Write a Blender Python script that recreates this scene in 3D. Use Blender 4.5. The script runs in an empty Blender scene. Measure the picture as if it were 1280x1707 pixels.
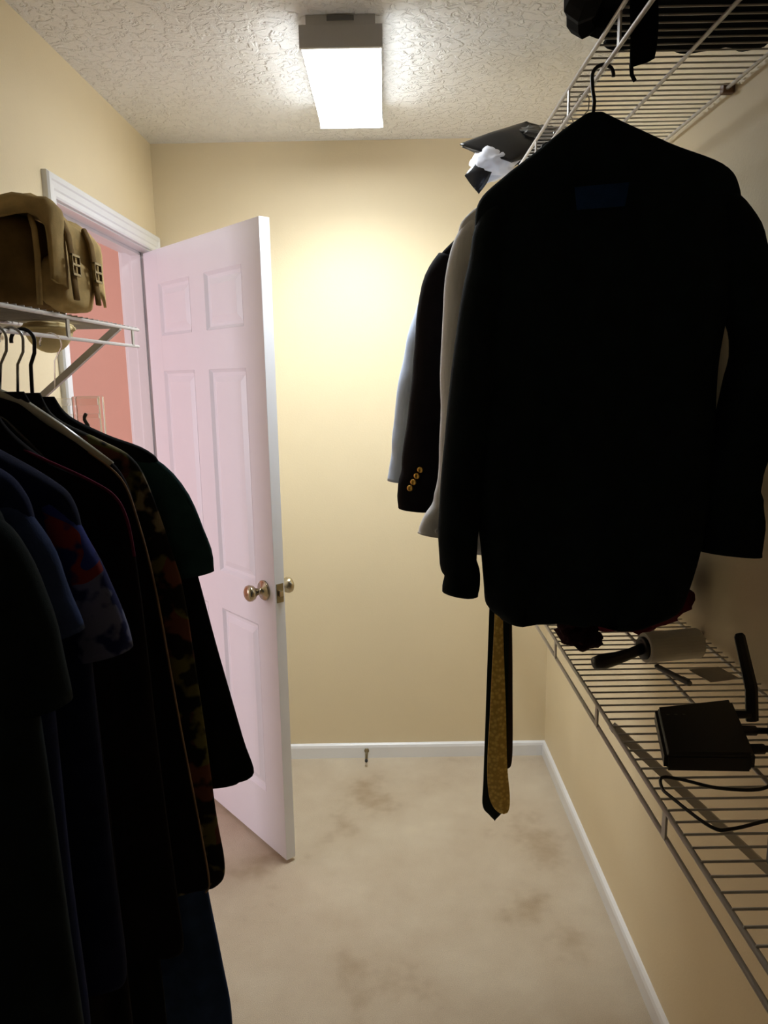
import bpy, bmesh, math, random
from mathutils import Vector, Matrix, noise
random.seed(7)
scene = bpy.context.scene
COL = scene.collection
PI = math.pi

# ------------------------------------------------------------------ camera
XL, XR, D, H = -0.848, 0.6515, 2.968, 2.44
CAM_H, PITCH, ROLL, YAW, FPX = 1.589, 0.1789, -0.0167, -0.0038, 1258.5
fwd = Vector((math.sin(YAW)*math.cos(PITCH), math.cos(YAW)*math.cos(PITCH), -math.sin(PITCH)))
rgt = Vector((math.cos(YAW), -math.sin(YAW), 0))
upv = rgt.cross(fwd)
r2 = rgt*math.cos(ROLL) + upv*math.sin(ROLL)
u2 = -rgt*math.sin(ROLL) + upv*math.cos(ROLL)
cam_data = bpy.data.cameras.new('camera')
cam = bpy.data.objects.new('camera', cam_data)
COL.objects.link(cam)
M = Matrix((r2, u2, -fwd)).transposed().to_4x4()
M.translation = Vector((0, 0, CAM_H))
cam.matrix_world = M
cam_data.sensor_fit = 'HORIZONTAL'
cam_data.sensor_width = 36.0
cam_data.lens = 36.0*FPX/1280.0
cam_data.clip_start = 0.02
scene.camera = cam

# ------------------------------------------------------------------ world, lights, exposure
world = bpy.data.worlds.new('world')
scene.world = world
world.use_nodes = True
world.node_tree.nodes['Background'].inputs[0].default_value = (0.6, 0.7, 0.9, 1)
world.node_tree.nodes['Background'].inputs[1].default_value = 0.05
LAMP_STRENGTH = 18.0
LAMP_WATTS = 9.0
def area(name, loc, target, sx, sy, power, color):
    ld = bpy.data.lights.new(name, 'AREA')
    ld.shape = 'RECTANGLE'; ld.size = sx; ld.size_y = sy; ld.energy = power; ld.color = color
    o = bpy.data.objects.new(name, ld); COL.objects.link(o)
    o.location = loc
    o.rotation_euler = (Vector(target)-Vector(loc)).to_track_quat('-Z', 'Y').to_euler()
    return o
# daylight of the bedroom beyond the open door: its window, flat on the bedroom's far side wall
area('bedroom_window_offscreen', (-3.285, 1.0, 1.45), (0.0, 1.0, 1.45), 1.1, 1.3, 40, (0.97, 0.89, 1.0))
scene.view_settings.view_transform = 'Standard'
scene.view_settings.look = 'None'
scene.view_settings.gamma = 1.0
scene.view_settings.use_curve_mapping = False
scene.view_settings.exposure = 0.3

# ------------------------------------------------------------------ materials
MATS = {}
def nodemat(name):
    m = bpy.data.materials.new(name); m.use_nodes = True
    nt = m.node_tree
    return m, nt, nt.nodes['Principled BSDF']
def srgb(r, g, b):
    f = lambda c: c/12.92 if c <= 0.04045 else ((c+0.055)/1.055)**2.4
    return (f(r/255), f(g/255), f(b/255), 1)
def add_noise(nt, scale, detail=4.0, rough=0.6, coord='Object'):
    tc = nt.nodes.new('ShaderNodeTexCoord')
    n = nt.nodes.new('ShaderNodeTexNoise')
    n.inputs['Scale'].default_value = scale
    n.inputs['Detail'].default_value = detail
    n.inputs['Roughness'].default_value = rough
    nt.links.new(tc.outputs[coord], n.inputs['Vector'])
    return n
def ramp(nt, fac, stops):
    r = nt.nodes.new('ShaderNodeValToRGB')
    while len(r.color_ramp.elements) < len(stops): r.color_ramp.elements.new(0.5)
    for e, (p, c) in zip(r.color_ramp.elements, stops):
        e.position = p; e.color = c
    nt.links.new(fac, r.inputs['Fac'])
    return r
def bump(nt, b, height, strength, dist):
    bn = nt.nodes.new('ShaderNodeBump')
    bn.inputs['Strength'].default_value = strength
    bn.inputs['Distance'].default_value = dist
    nt.links.new(height, bn.inputs['Height'])
    nt.links.new(bn.outputs['Normal'], b.inputs['Normal'])
def scl(c, k): return (c[0]*k, c[1]*k, c[2]*k, 1)
def simple(name, col, rough=0.5, metal=0.0, var=0.06, nscale=30, bstr=0.0, bdist=0.002, bscale=None, spec=0.5):
    if name in MATS: return MATS[name]
    m, nt, b = nodemat(name)
    n = add_noise(nt, nscale)
    r = ramp(nt, n.outputs['Fac'], [(0.3, scl(col, 1-var)), (0.7, scl(col, 1+var))])
    nt.links.new(r.outputs['Color'], b.inputs['Base Color'])
    b.inputs['Roughness'].default_value = rough
    b.inputs['Metallic'].default_value = metal
    b.inputs['Specular IOR Level'].default_value = spec
    if bstr > 0:
        n2 = add_noise(nt, bscale or nscale*4)
        bump(nt, b, n2.outputs['Fac'], bstr, bdist)
    MATS[name] = m
    return m
def fabric(name, col, var=0.25, weave=900, rough=0.95):
    if name in MATS: return MATS[name]
    m, nt, b = nodemat(name)
    n = add_noise(nt, 25)
    r = ramp(nt, n.outputs['Fac'], [(0.3, scl(col, 1-var)), (0.7, scl(col, 1+var))])
    nt.links.new(r.outputs['Color'], b.inputs['Base Color'])
    b.inputs['Roughness'].default_value = rough
    b.inputs['Specular IOR Level'].default_value = 0.08
    n2 = add_noise(nt, weave, 2)
    bump(nt, b, n2.outputs['Fac'], 0.35, 0.001)
    MATS[name] = m
    return m
def print_fabric(name, base, blots, scale, cuts=(0.5, 0.56)):
    """dark cloth printed with irregular blots of other colours"""
    m, nt, b = nodemat(name)
    n = add_noise(nt, scale, 2.5, 0.55)
    n3 = add_noise(nt, scale*0.45, 1.5, 0.5)
    stops = [(0.0, blots[0]), (0.45, blots[1]), (0.55, blots[2])]
    cr = ramp(nt, n3.outputs['Fac'], stops)
    cr.color_ramp.interpolation = 'CONSTANT'
    mk = ramp(nt, n.outputs['Fac'], [(cuts[0], (0, 0, 0, 1)), (cuts[1], (1, 1, 1, 1))])
    mx = nt.nodes.new('ShaderNodeMix'); mx.data_type = 'RGBA'
    nt.links.new(mk.outputs['Color'], mx.inputs['Factor'])
    mx.inputs['A'].default_value = base
    nt.links.new(cr.outputs['Color'], mx.inputs['B'])
    nt.links.new(mx.outputs['Result'], b.inputs['Base Color'])
    b.inputs['Roughness'].default_value = 0.9
    b.inputs['Specular IOR Level'].default_value = 0.1
    n2 = add_noise(nt, 800, 2)
    bump(nt, b, n2.outputs['Fac'], 0.3, 0.001)
    MATS[name] = m
    return m

WALL_C = srgb(233, 216, 181)
m_wall = simple('tan_wall_paint', WALL_C, 0.55, var=0.02, nscale=3, bstr=0.25, bdist=0.0015, bscale=160, spec=0.35)
m_salmon = simple('salmon_wall_paint', srgb(226, 186, 168), 0.6, var=0.03, nscale=3, bstr=0.2, bdist=0.001, bscale=160)
m_trim = simple('white_trim_paint', srgb(238, 238, 240), 0.35, var=0.015, nscale=5, bstr=0.05, bscale=60)
m_door = simple('white_door_paint', srgb(232, 232, 238), 0.38, var=0.015, nscale=4, bstr=0.12, bdist=0.001, bscale=90)
m_wire = simple('white_epoxy_wire', srgb(205, 200, 196), 0.35, var=0.03)
m_clip = simple('brown_plastic_clip', srgb(120, 88, 66), 0.5)
m_brass = simple('satin_nickel_brass', srgb(178, 166, 140), 0.22, 0.95, var=0.06)
m_darkmetal = simple('latch_metal', srgb(140, 128, 100), 0.3, 0.9, var=0.06)
m_gold = simple('gold_button_metal', srgb(214, 170, 80), 0.3, 0.9)
m_steel = simple('steel_hook', srgb(190, 190, 188), 0.25, 0.95)
m_blackplastic = simple('black_plastic', (0.008, 0.008, 0.009, 1), 0.42, var=0.2)
m_blackgloss = simple('glossy_black_plastic', (0.010, 0.010, 0.011, 1), 0.3, var=0.2)
m_whiteplastic = simple('white_bag_plastic', srgb(222, 222, 230), 0.35, var=0.08, nscale=12)
m_greyplastic = simple('grey_plastic', srgb(110, 108, 104), 0.5)
m_palehanger = simple('pale_hanger_plastic', srgb(178, 176, 160), 0.25, var=0.05)
m_housing = simple('fixture_housing', srgb(190, 186, 182), 0.45, var=0.02)

def make_ceiling():
    m, nt, b = nodemat('knockdown_ceiling')
    b.inputs['Base Color'].default_value = srgb(238, 236, 233)
    b.inputs['Roughness'].default_value = 0.75
    n1 = add_noise(nt, 34, 3, 0.55)
    n1.inputs['Distortion'].default_value = 0.9
    r1 = ramp(nt, n1.outputs['Fac'], [(0.46, (0, 0, 0, 1)), (0.56, (1, 1, 1, 1))])
    n2 = add_noise(nt, 120, 3, 0.6)
    ad = nt.nodes.new('ShaderNodeMath'); ad.operation = 'MULTIPLY_ADD'
    nt.links.new(n2.outputs['Fac'], ad.inputs[0]); ad.inputs[1].default_value = 0.35
    nt.links.new(r1.outputs['Color'], ad.inputs[2])
    bump(nt, b, ad.outputs[0], 0.75, 0.006)
    return m
m_ceil = make_ceiling()
def make_carpet():
    m, nt, b = nodemat('beige_carpet')
    n1 = add_noise(nt, 3.2, 4, 0.6)
    r1 = ramp(nt, n1.outputs['Fac'], [(0.28, srgb(196, 174, 146)), (0.42, srgb(221, 203, 178)), (0.62, srgb(230, 214, 190)), (0.75, srgb(238, 223, 198))])
    n2 = add_noise(nt, 450, 3, 0.7)
    r2_ = ramp(nt, n2.outputs['Fac'], [(0.3, (0.82, 0.82, 0.82, 1)), (0.7, (1.08, 1.08, 1.08, 1))])
    mx = nt.nodes.new('ShaderNodeMix'); mx.data_type = 'RGBA'; mx.blend_type = 'MULTIPLY'
    mx.inputs['Factor'].default_value = 1.0
    nt.links.new(r1.outputs['Color'], mx.inputs['A']); nt.links.new(r2_.outputs['Color'], mx.inputs['B'])
    nt.links.new(mx.outputs['Result'], b.inputs['Base Color'])
    b.inputs['Roughness'].default_value = 1.0
    b.inputs['Specular IOR Level'].default_value = 0.05
    bump(nt, b, n2.outputs['Fac'], 0.8, 0.006)
    return m
m_carpet = make_carpet()
def make_emit(name, col, strength):
    m, nt, b = nodemat(name)
    b.inputs['Base Color'].default_value = (0.9, 0.9, 0.9, 1)
    n = add_noise(nt, 8)
    r = ramp(nt, n.outputs['Fac'], [(0.3, scl(col, 0.99)), (0.7, col)])
    nt.links.new(r.outputs['Color'], b.inputs['Emission Color'])
    b.inputs['Emission Strength'].default_value = strength
    return m
m_lamp = make_emit('lit_diffuser', (0.91, 0.97, 1.0, 1), LAMP_STRENGTH)
def make_clear():
    m, nt, b = nodemat('clear_plastic')
    b.inputs['Base Color'].default_value = (0.95, 0.93, 0.9, 1)
    b.inputs['Roughness'].default_value = 0.12
    b.inputs['Transmission Weight'].default_value = 1.0
    b.inputs['IOR'].default_value = 1.2
    n = add_noise(nt, 60); bump(nt, b, n.outputs['Fac'], 0.15, 0.002)
    return m
m_clear = make_clear()

BLK = (0.0075, 0.0085, 0.0095, 1)
f_black = fabric('black_cloth', BLK)
f_blackteal = fabric('blue_black_cloth', (0.008, 0.0125, 0.0145, 1))
f_blackwarm = fabric('warm_black_cloth', (0.010, 0.008, 0.009, 1))
f_maroon = fabric('maroon_cloth', (0.095, 0.012, 0.022, 1))
f_darkmaroon = fabric('dark_maroon_cloth', (0.022, 0.006, 0.009, 1))
f_maroontrim = fabric('maroon_trim_cloth', (0.13, 0.02, 0.045, 1))
f_teal = fabric('teal_cloth', (0.020, 0.052, 0.056, 1))
f_navy = fabric('navy_cloth', (0.012, 0.018, 0.060, 1))
f_navydark = fabric('dark_navy_cloth', (0.008, 0.011, 0.034, 1))
f_blue = fabric('blue_terry_cloth', (0.028, 0.045, 0.12, 1), weave=400)
f_denim = fabric('denim', (0.018, 0.035, 0.085, 1))
f_white = fabric('white_shirt_cotton', srgb(228, 228, 232), var=0.03)
f_lightblue = fabric('light_blue_cotton', srgb(205, 220, 246), var=0.03)
f_label = fabric('navy_label_cloth', (0.010, 0.03, 0.10, 1))
f_olive = fabric('tan_canvas', srgb(204, 176, 122), var=0.22, weave=700)
f_olivedark = fabric('brown_canvas', srgb(134, 108, 68), var=0.22, weave=700)
f_cap = fabric('pale_tan_cotton', srgb(242, 222, 170), var=0.05)
f_greenblack = fabric('dark_green_silk', (0.012, 0.020, 0.017, 1), weave=500, rough=0.5)
f_brown = fabric('dark_brown_silk', (0.045, 0.028, 0.012, 1), weave=500, rough=0.6)
f_trim = fabric('tan_piping', srgb(150, 124, 100))
f_floral = print_fabric('leaf_print', (0.012, 0.012, 0.010, 1), [(0.13, 0.05, 0.03, 1), (0.12, 0.11, 0.035, 1), (0.22, 0.18, 0.11, 1)], 22)
f_print = print_fabric('navy_print', (0.010, 0.014, 0.070, 1), [(0.02, 0.03, 0.16, 1), (0.16, 0.02, 0.02, 1), (0.10, 0.11, 0.20, 1)], 24, (0.48, 0.54))
def make_gold_tie():
    m, nt, b = nodemat('gold_patterned_silk')
    tc = nt.nodes.new('ShaderNodeTexCoord')
    mp = nt.nodes.new('ShaderNodeMapping'); mp.inputs['Rotation'].default_value = (0, 0.785, 0)
    nt.links.new(tc.outputs['Object'], mp.inputs['Vector'])
    ch = nt.nodes.new('ShaderNodeTexVoronoi'); ch.inputs['Scale'].default_value = 130
    nt.links.new(mp.outputs['Vector'], ch.inputs['Vector'])
    r = ramp(nt, ch.outputs['Distance'], [(0.25, srgb(252, 224, 124)), (0.6, srgb(218, 180, 84))])
    nt.links.new(r.outputs['Color'], b.inputs['Base Color'])
    b.inputs['Roughness'].default_value = 0.5
    return m
f_goldtie = make_gold_tie()

# ------------------------------------------------------------------ helpers
def new_obj(name, bm, mat, parent=None, smooth=False, mats=None):
    bmesh.ops.recalc_face_normals(bm, faces=bm.faces[:])
    me = bpy.data.meshes.new(name); bm.to_mesh(me); bm.free()
    for mm in (mats or [mat]): me.materials.append(mm)
    if smooth:
        for p in me.polygons: p.use_smooth = True
    o = bpy.data.objects.new(name, me); COL.objects.link(o)
    if parent: o.parent = parent
    return o
def empty(name, loc=(0, 0, 0)):
    o = bpy.data.objects.new(name, None); COL.objects.link(o); o.location = loc
    o.empty_display_size = 0.05
    return o
def tag(o, label, cat, group=None):
    o['label'] = label; o['category'] = cat
    if group: o['group'] = group
    return o
def structure(o): o['kind'] = 'structure'; return o
def attach(child, parent):
    """parent a child built in world coordinates to a thing with any origin"""
    child.parent = parent
    child.matrix_parent_inverse = Matrix.Translation(-parent.location)
    return child
def box(bm, x0, x1, y0, y1, z0, z1, bev=0.0):
    r = bmesh.ops.create_cube(bm, size=1.0)
    vs = r['verts']
    for v in vs:
        v.co = Vector((x0+(v.co.x+0.5)*(x1-x0), y0+(v.co.y+0.5)*(y1-y0), z0+(v.co.z+0.5)*(z1-z0)))
    if bev > 0:
        es = list({e for v in vs for e in v.link_edges})
        bmesh.ops.bevel(bm, geom=es, offset=bev, segments=2, affect='EDGES', profile=0.7)
def tube(bm, pts, r, n=8, flat=None):
    """swept tube through points; r a number or one radius per point; flat=(axis vector, factor) squashes it"""
    pts = [Vector(p) for p in pts]
    rs = r if isinstance(r, (list, tuple)) else [r]*len(pts)
    rings = []
    up = Vector((0, 0, 1))
    prev = None
    for i, p in enumerate(pts):
        t = (pts[min(i+1, len(pts)-1)] - pts[max(i-1, 0)]).normalized()
        if prev is None:
            a = t.cross(up)
            if a.length < 1e-3: a = t.cross(Vector((1, 0, 0)))
        else:
            a = prev - t*prev.dot(t)
        a.normalize(); prev = a
        b = t.cross(a).normalized()
        ring = []
        for k in range(n):
            an = 2*PI*k/n
            off = a*math.cos(an)*rs[i] + b*math.sin(an)*rs[i]
            if flat: off -= flat[0]*off.dot(flat[0])*(1-flat[1])
            ring.append(bm.verts.new(p+off))
        rings.append(ring)
    for i in range(len(rings)-1):
        for k in range(n):
            bm.faces.new((rings[i][k], rings[i][(k+1) % n], rings[i+1][(k+1) % n], rings[i+1][k]))
    bm.faces.new(rings[0][::-1]); bm.faces.new(rings[-1])
def lathe(bm, prof, origin, axis, n=20):
    """revolve (distance along axis, radius) profile"""
    axis = Vector(axis).normalized(); origin = Vector(origin)
    a = axis.cross(Vector((0, 0, 1)))
    if a.length < 1e-3: a = Vector((1, 0, 0))
    a.normalize(); b = axis.cross(a)
    rings = []
    for d, r in prof:
        rings.append([bm.verts.new(origin+axis*d+(a*math.cos(2*PI*k/n)+b*math.sin(2*PI*k/n))*max(r, 1e-4)) for k in range(n)])
    for i in range(len(rings)-1):
        for k in range(n):
            bm.faces.new((rings[i][k], rings[i][(k+1) % n], rings[i+1][(k+1) % n], rings[i+1][k]))
    bm.faces.new(rings[0][::-1]); bm.faces.new(rings[-1])
def crom(rows, per):
    """smooth interpolation of rows of numbers (Catmull-Rom, monotone enough for outlines)"""
    out = []
    n = len(rows)
    for i in range(n-1):
        p0 = rows[max(i-1, 0)]; p1 = rows[i]; p2 = rows[i+1]; p3 = rows[min(i+2, n-1)]
        for s in range(per):
            t = s/per
            out.append([0.5*((2*b)+(-a+c)*t+(2*a-5*b+4*c-d)*t*t+(-a+3*b-3*c+d)*t*t*t) for a, b, c, d in zip(p0, p1, p2, p3)])
    out.append(list(rows[-1]))
    return out
def garment_body(rows, y, tilt=0.0, cx=0.0, folds=0.008, seed=0, n=48, per=5, nf=5, hemwave=0.006):
    """hollow-looking hung cloth: rows (z, x_left, x_right, half_thickness) from neck to hem"""
    bm = bmesh.new()
    R = crom(rows, per)
    ztop, zbot = R[0][0], R[-1][0]
    rings = []
    for i, (z, xl, xr, t) in enumerate(R):
        f = (ztop-z)/(ztop-zbot)
        c, hw = (xl+xr)/2, max((xr-xl)/2, 0.002)
        ring = []
        for k in range(n):
            an = 2*PI*k/n
            ca, sa = math.cos(an), math.sin(an)
            u = math.copysign(abs(ca)**0.85, ca)
            v = math.copysign(abs(sa)**0.7, sa)
            x = c+hw*u
            ph = seed*1.7
            fold = folds*min(1, f*1.6)*(math.sin(u*nf*1.6+ph+1.2*f) + 0.6*math.sin(u*nf*3.1+ph*2.3-2*f))*(1-abs(u)**3)
            fold += folds*0.8*noise.noise(Vector((x*9, z*5, seed*3.1)))
            yy = y+t*v+fold - (x-cx)*tilt
            zz = z + (hemwave*math.sin(u*5+seed) if i == len(R)-1 else 0)
            ring.append(bm.verts.new((x, yy, zz)))
        rings.append(ring)
    for i in range(len(rings)-1):
        for k in range(n):
            bm.faces.new((rings[i][k], rings[i][(k+1) % n], rings[i+1][(k+1) % n], rings[i+1][k]))
    bm.faces.new(rings[0][::-1])
    # hem turned inside: an inner ring a little way up, so that the hem is an open edge with depth
    last = rings[-1]
    cen = sum((v.co for v in last), Vector())/n
    inner = [bm.verts.new(cen+(v.co-cen)*0.94+Vector((0, 0, 0.05))) for v in last]
    for k in range(n):
        bm.faces.new((last[k], last[(k+1) % n], inner[(k+1) % n], inner[k]))
    bm.faces.new(inner)
    return bm
def sleeve_mesh(pts, y, tilt=0.0, cx=0.0, seed=0, n=20, per=5, wr=0.004):
    """pts (x, z, half_width, half_thickness) along the arm; crumples across the tube"""
    bm = bmesh.new()
    R = crom(pts, per)
    rings = []
    for i, (x, z, hw, ht) in enumerate(R):
        a = R[max(i-1, 0)]; b = R[min(i+1, len(R)-1)]
        tx, tz = b[0]-a[0], b[1]-a[1]
        l = math.hypot(tx, tz) or 1; tx /= l; tz /= l
        nx, nz = -tz, tx
        ring = []
        for k in range(n):
            an = 2*PI*k/n
            w = 1+0.10*noise.noise(Vector((math.cos(an)*1.3, i*0.35, seed*2.7)))
            o = math.cos(an)*hw*w
            px = x+nx*o; pz = z+nz*o
            py = y+math.sin(an)*ht*w+wr*noise.noise(Vector((px*14, pz*14, seed)))-(px-cx)*tilt
            ring.append(bm.verts.new((px, py, pz)))
        rings.append(ring)
    for i in range(len(rings)-1):
        for k in range(n):
            bm.faces.new((rings[i][k], rings[i][(k+1) % n], rings[i+1][(k+1) % n], rings[i+1][k]))
    bm.faces.new(rings[0][::-1])
    last = rings[-1]
    cen = sum((v.co for v in last), Vector())/n
    pr = rings[-3]; cp = sum((v.co for v in pr), Vector())/n
    inner = [bm.verts.new(cen+(v.co-cen)*0.88+(cp-cen)*0.8) for v in last]
    for k in range(n):
        bm.faces.new((last[k], last[(k+1) % n], inner[(k+1) % n], inner[k]))
    bm.faces.new(inner)
    return bm
def lump(loc, s, seed, rough=0.35, freq=1.6, sub=4, flatbottom=None):
    bm = bmesh.new()
    bmesh.ops.create_icosphere(bm, subdivisions=sub, radius=1.0)
    for v in bm.verts:
        d = v.co.normalized()
        k = 1+rough*noise.fractal(d*freq+Vector((seed*5.3, seed, 0)), 0.7, 2.0, 4)
        k += rough*0.5*(1-abs(noise.noise(d*freq*2+Vector((0, seed*2, 3))))*2)*0.3
        p = Vector((d.x*s[0], d.y*s[1], d.z*s[2]))*k+Vector(loc)
        if flatbottom is not None and p.z < flatbottom: p.z = flatbottom+0.0008*abs(d.x)
        v.co = p
    return bm
def patch(c00, c10, c11, c01, nu=14, nv=14, bulge=(0, 0, 0), amp=0.006, freq=9, seed=0, thick=0.002):
    """creased cloth or film sheet between four corners, with thickness"""
    bm = bmesh.new()
    c00, c10, c11, c01, bulge = map(Vector, (c00, c10, c11, c01, bulge))
    grid = []
    for j in range(nv+1):
        v = j/nv
        row = []
        for i in range(nu+1):
            u = i/nu
            p = (c00*(1-u)+c10*u)*(1-v)+(c01*(1-u)+c11*u)*v
            p += bulge*(4*u*(1-u))*(4*v*(1-v))**0.6
            q = p*freq+Vector((seed*3.7, 0, seed))
            p += Vector((noise.noise(q), noise.noise(q+Vector((7, 3, 1))), noise.noise(q+Vector((1, 9, 4)))))*amp
            row.append(bm.verts.new(p))
        grid.append(row)
    for j in range(nv):
        for i in range(nu):
            bm.faces.new((grid[j][i], grid[j][i+1], grid[j+1][i+1], grid[j+1][i]))
    bmesh.ops.recalc_face_normals(bm, faces=bm.faces[:])
    bmesh.ops.solidify(bm, geom=bm.faces[:], thickness=thick)
    return bm

# ------------------------------------------------------------------ the room
Y0 = -1.15          # wall behind the camera
WT = 0.115          # wall thickness
BX0, BX1, BY0, BY1 = -3.3, XL-WT, -0.6, 3.35      # bedroom beyond the left wall
OP0, OP1, OPZ = 2.064, 2.895, 2.047                # door opening in the left wall
bm = bmesh.new(); box(bm, BX0-0.1, XR+0.1, Y0-0.1, BY1+0.1, -0.06, 0.0)
structure(new_obj('floor', bm, m_carpet))
bm = bmesh.new(); box(bm, BX0-0.1, XR+0.1, Y0-0.1, BY1+0.1, H, H+0.08)
structure(new_obj('ceiling', bm, m_ceil))
bm = bmesh.new(); box(bm, XL-WT, XR+0.1, D, D+0.1, 0, H)
structure(new_obj('wall_back', bm, m_wall))
bm = bmesh.new(); box(bm, XR, XR+0.1, Y0, D, 0, H)
structure(new_obj('wall_right', bm, m_wall))
bm = bmesh.new(); box(bm, XL-WT, XR+0.1, Y0-0.1, Y0, 0, H)
structure(new_obj('wall_front', bm, m_wall))
JT = 0.018
bm = bmesh.new()
box(bm, XL-WT, XL, Y0, OP0-JT, 0, H)
box(bm, XL-WT, XL, OP1+JT, D, 0, H)
box(bm, XL-WT, XL, OP0-JT, OP1+JT, OPZ+JT, H)
wl = structure(new_obj('wall_left', bm, None, mats=[m_wall, m_salmon]))
for p in wl.data.polygons:
    if p.normal.x < -0.5: p.material_index = 1
for nm, a in (('wall_bedroom_far', (BX0, XL-WT, BY1, BY1+0.1)), ('wall_bedroom_near', (BX0, XL-WT, BY0-0.1, BY0)), ('wall_bedroom_side', (BX0-0.1, BX0, BY0, BY1))):
    bm = bmesh.new(); box(bm, *a, 0, H)
    structure(new_obj(nm, bm, m_salmon))
bm = bmesh.new(); box(bm, BX1-0.001, BX1+0.1, D+0.1, BY1, 0, H)
structure(new_obj('wall_bedroom_return', bm, m_salmon))
bm = bmesh.new(); box(bm, BX1-0.001, BX1+0.1, BY0-0.001, Y0+0.02, 0, H); bm.free()

# baseboards: rounded top profile
def baseboard(name, axis, a0, a1, wall, sgn):
    bm = bmesh.new()
    prof = [(0, 0), (0.013, 0), (0.013, 0.046), (0.010, 0.056), (0.004, 0.061), (0, 0.062)]
    ends = []
    for a in (a0, a1):
        ring = []
        for d, z in prof:
            ring.append(bm.verts.new((a, wall+sgn*d, z) if axis == 'x' else (wall+sgn*d, a, z)))
        ends.append(ring)
    n = len(prof)
    for k in range(n):
        bm.faces.new((ends[0][k], ends[0][(k+1) % n], ends[1][(k+1) % n], ends[1][k]))
    bm.faces.new(ends[0]); bm.faces.new(ends[1][::-1])
    return structure(new_obj(name, bm, m_trim))
baseboard('baseboard_back', 'x', XL, XR, D, -1)
baseboard('baseboard_right', 'y', Y0, D-0.013, XR, -1)
baseboard('baseboard_left', 'y', Y0, OP0-0.065, XL, 1)
baseboard('baseboard_bedroom', 'x', BX0, XL-WT, BY1, -1)

# door frame: jambs, head, stops
def jamb_piece(name, a):
    bm = bmesh.new(); box(bm, *a, bev=0.0015)
    return bm
trim = empty('trim_1', (XL, OP1, 0)); structure(trim)
for nm, a in (('jamb', (XL-WT, XL, OP1, OP1+JT, 0, OPZ+JT)), ('jamb', (XL-WT, XL, OP0-JT, OP0, 0, OPZ+JT)), ('head_jamb', (XL-WT, XL, OP0, OP1, OPZ, OPZ+JT)),
              ('door_stop_strip', (XL-0.075, XL-0.040, OP1-0.011, OP1, 0, OPZ)), ('door_stop_strip', (XL-0.075, XL-0.040, OP0, OP0+0.011, 0, OPZ)),
              ('door_stop_strip', (XL-0.075, XL-0.040, OP0, OP1, OPZ-0.011, OPZ))):
    bm = bmesh.new(); box(bm, *a, bev=0.0015)
    attach(new_obj(nm, bm, m_trim), trim)
# moulded casing, mitred round the opening
def casing(face_x, sgn):
    prof = [(0.005, 0.0), (0.005, 0.008), (0.010, 0.011), (0.022, 0.011), (0.026, 0.014), (0.042, 0.015), (0.046, 0.018), (0.058, 0.018), (0.0625, 0.013), (0.0625, 0.0)]
    bm = bmesh.new()
    rings = []
    for st in range(4):
        ring = []
        for w, d in prof:
            y = OP0-w if st in (0, 1) else OP1+w
            z = 0.0 if st in (0, 3) else OPZ+w
            ring.append(bm.verts.new((face_x+sgn*d, min(y, D-0.0005) if sgn > 0 else y, z)))
        rings.append(ring)
    n = len(prof)
    for i in range(3):
        for k in range(n-1):
            bm.faces.new((rings[i][k], rings[i][k+1], rings[i+1][k+1], rings[i+1][k]))
    bm.faces.new(rings[0]); bm.faces.new(rings[3][::-1])
    return bm
attach(new_obj('casing', casing(XL, 1), m_trim), trim)
attach(new_obj('casing', casing(XL-WT, -1), m_trim), trim)

# ------------------------------------------------------------------ six-panel door, standing open into the closet
DW, DH, DT = 0.805, 2.027, 0.035
door = empty('door_1', (-0.872, 2.868, 0.013)); structure(door)
door.rotation_euler = (0, 0, math.atan2(2.257-2.868, -0.3515+0.872))
# local: x along the leaf from the hinge, visible face at y=0 looking to -y, thickness to +y
def dpart(name, a, bev=0.002, mat=None):
    bm = bmesh.new(); box(bm, *a, bev=bev)
    return new_obj(name, bm, mat or m_door, door)
ST, MU = 0.112, 0.105
dpart('stile', (0, ST, 0, DT, 0, DH)); dpart('stile', (DW-ST, DW, 0, DT, 0, DH))
zs = [(0.20, 0.79), (0.925, 1.605), (1.73, 1.91)]
rails = [(0, 0.20), (0.79, 0.925), (1.605, 1.73), (1.91, DH)]
for a, b in rails: dpart('rail', (ST-0.001, DW-ST+0.001, 0.0004, DT-0.0004, a, b), 0.001)
xm = DW/2
for a, b in zs: dpart('mullion', (xm-MU/2, xm+MU/2, 0.0004, DT-0.0004, a-0.001, b+0.001), 0.001)
def panel_mesh(x0, x1, z0, z1):
    bm = bmesh.new()
    for sgn, yf in ((-1, 0.0), (1, DT)):
        # frame moulding slopes in, flat groove, raised field
        steps = [(0.0, 0.0), (0.010, 0.009), (0.020, 0.010), (0.040, 0.003), (0.041, 0.0028)]
        rings = []
        for ins, dep in steps:
            y = yf-sgn*dep
            rings.append([bm.verts.new(c) for c in ((x0+ins, y, z0+ins), (x1-ins, y, z0+ins), (x1-ins, y, z1-ins), (x0+ins, y, z1-ins))])
        for i in range(len(rings)-1):
            for k in range(4):
                bm.faces.new((rings[i][k], rings[i][(k+1) % 4], rings[i+1][(k+1) % 4], rings[i+1][k]))
        bm.faces.new(rings[-1])
    return bm
for a, b in zs:
    for x0, x1 in ((ST, xm-MU/2), (xm+MU/2, DW-ST)):
        new_obj('panel', panel_mesh(x0, x1, a, b), m_door, door)
KX, KZ = DW-0.062, 0.915
knob_prof = [(0.0, 0.032), (0.004, 0.033), (0.008, 0.030), (0.011, 0.013), (0.026, 0.011), (0.034, 0.014), (0.042, 0.023), (0.052, 0.0265), (0.060, 0.025), (0.066, 0.017), (0.068, 0.004)]
for yf, sg in ((0.0, -1), (DT, 1)):
    bm = bmesh.new(); lathe(bm, knob_prof, (KX, yf, KZ), (0, sg, 0), 28)
    k = new_obj('door_knob', bm, m_brass, door, smooth=True)
    k['label'] = 'satin metal round door knob with rosette'
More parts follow.
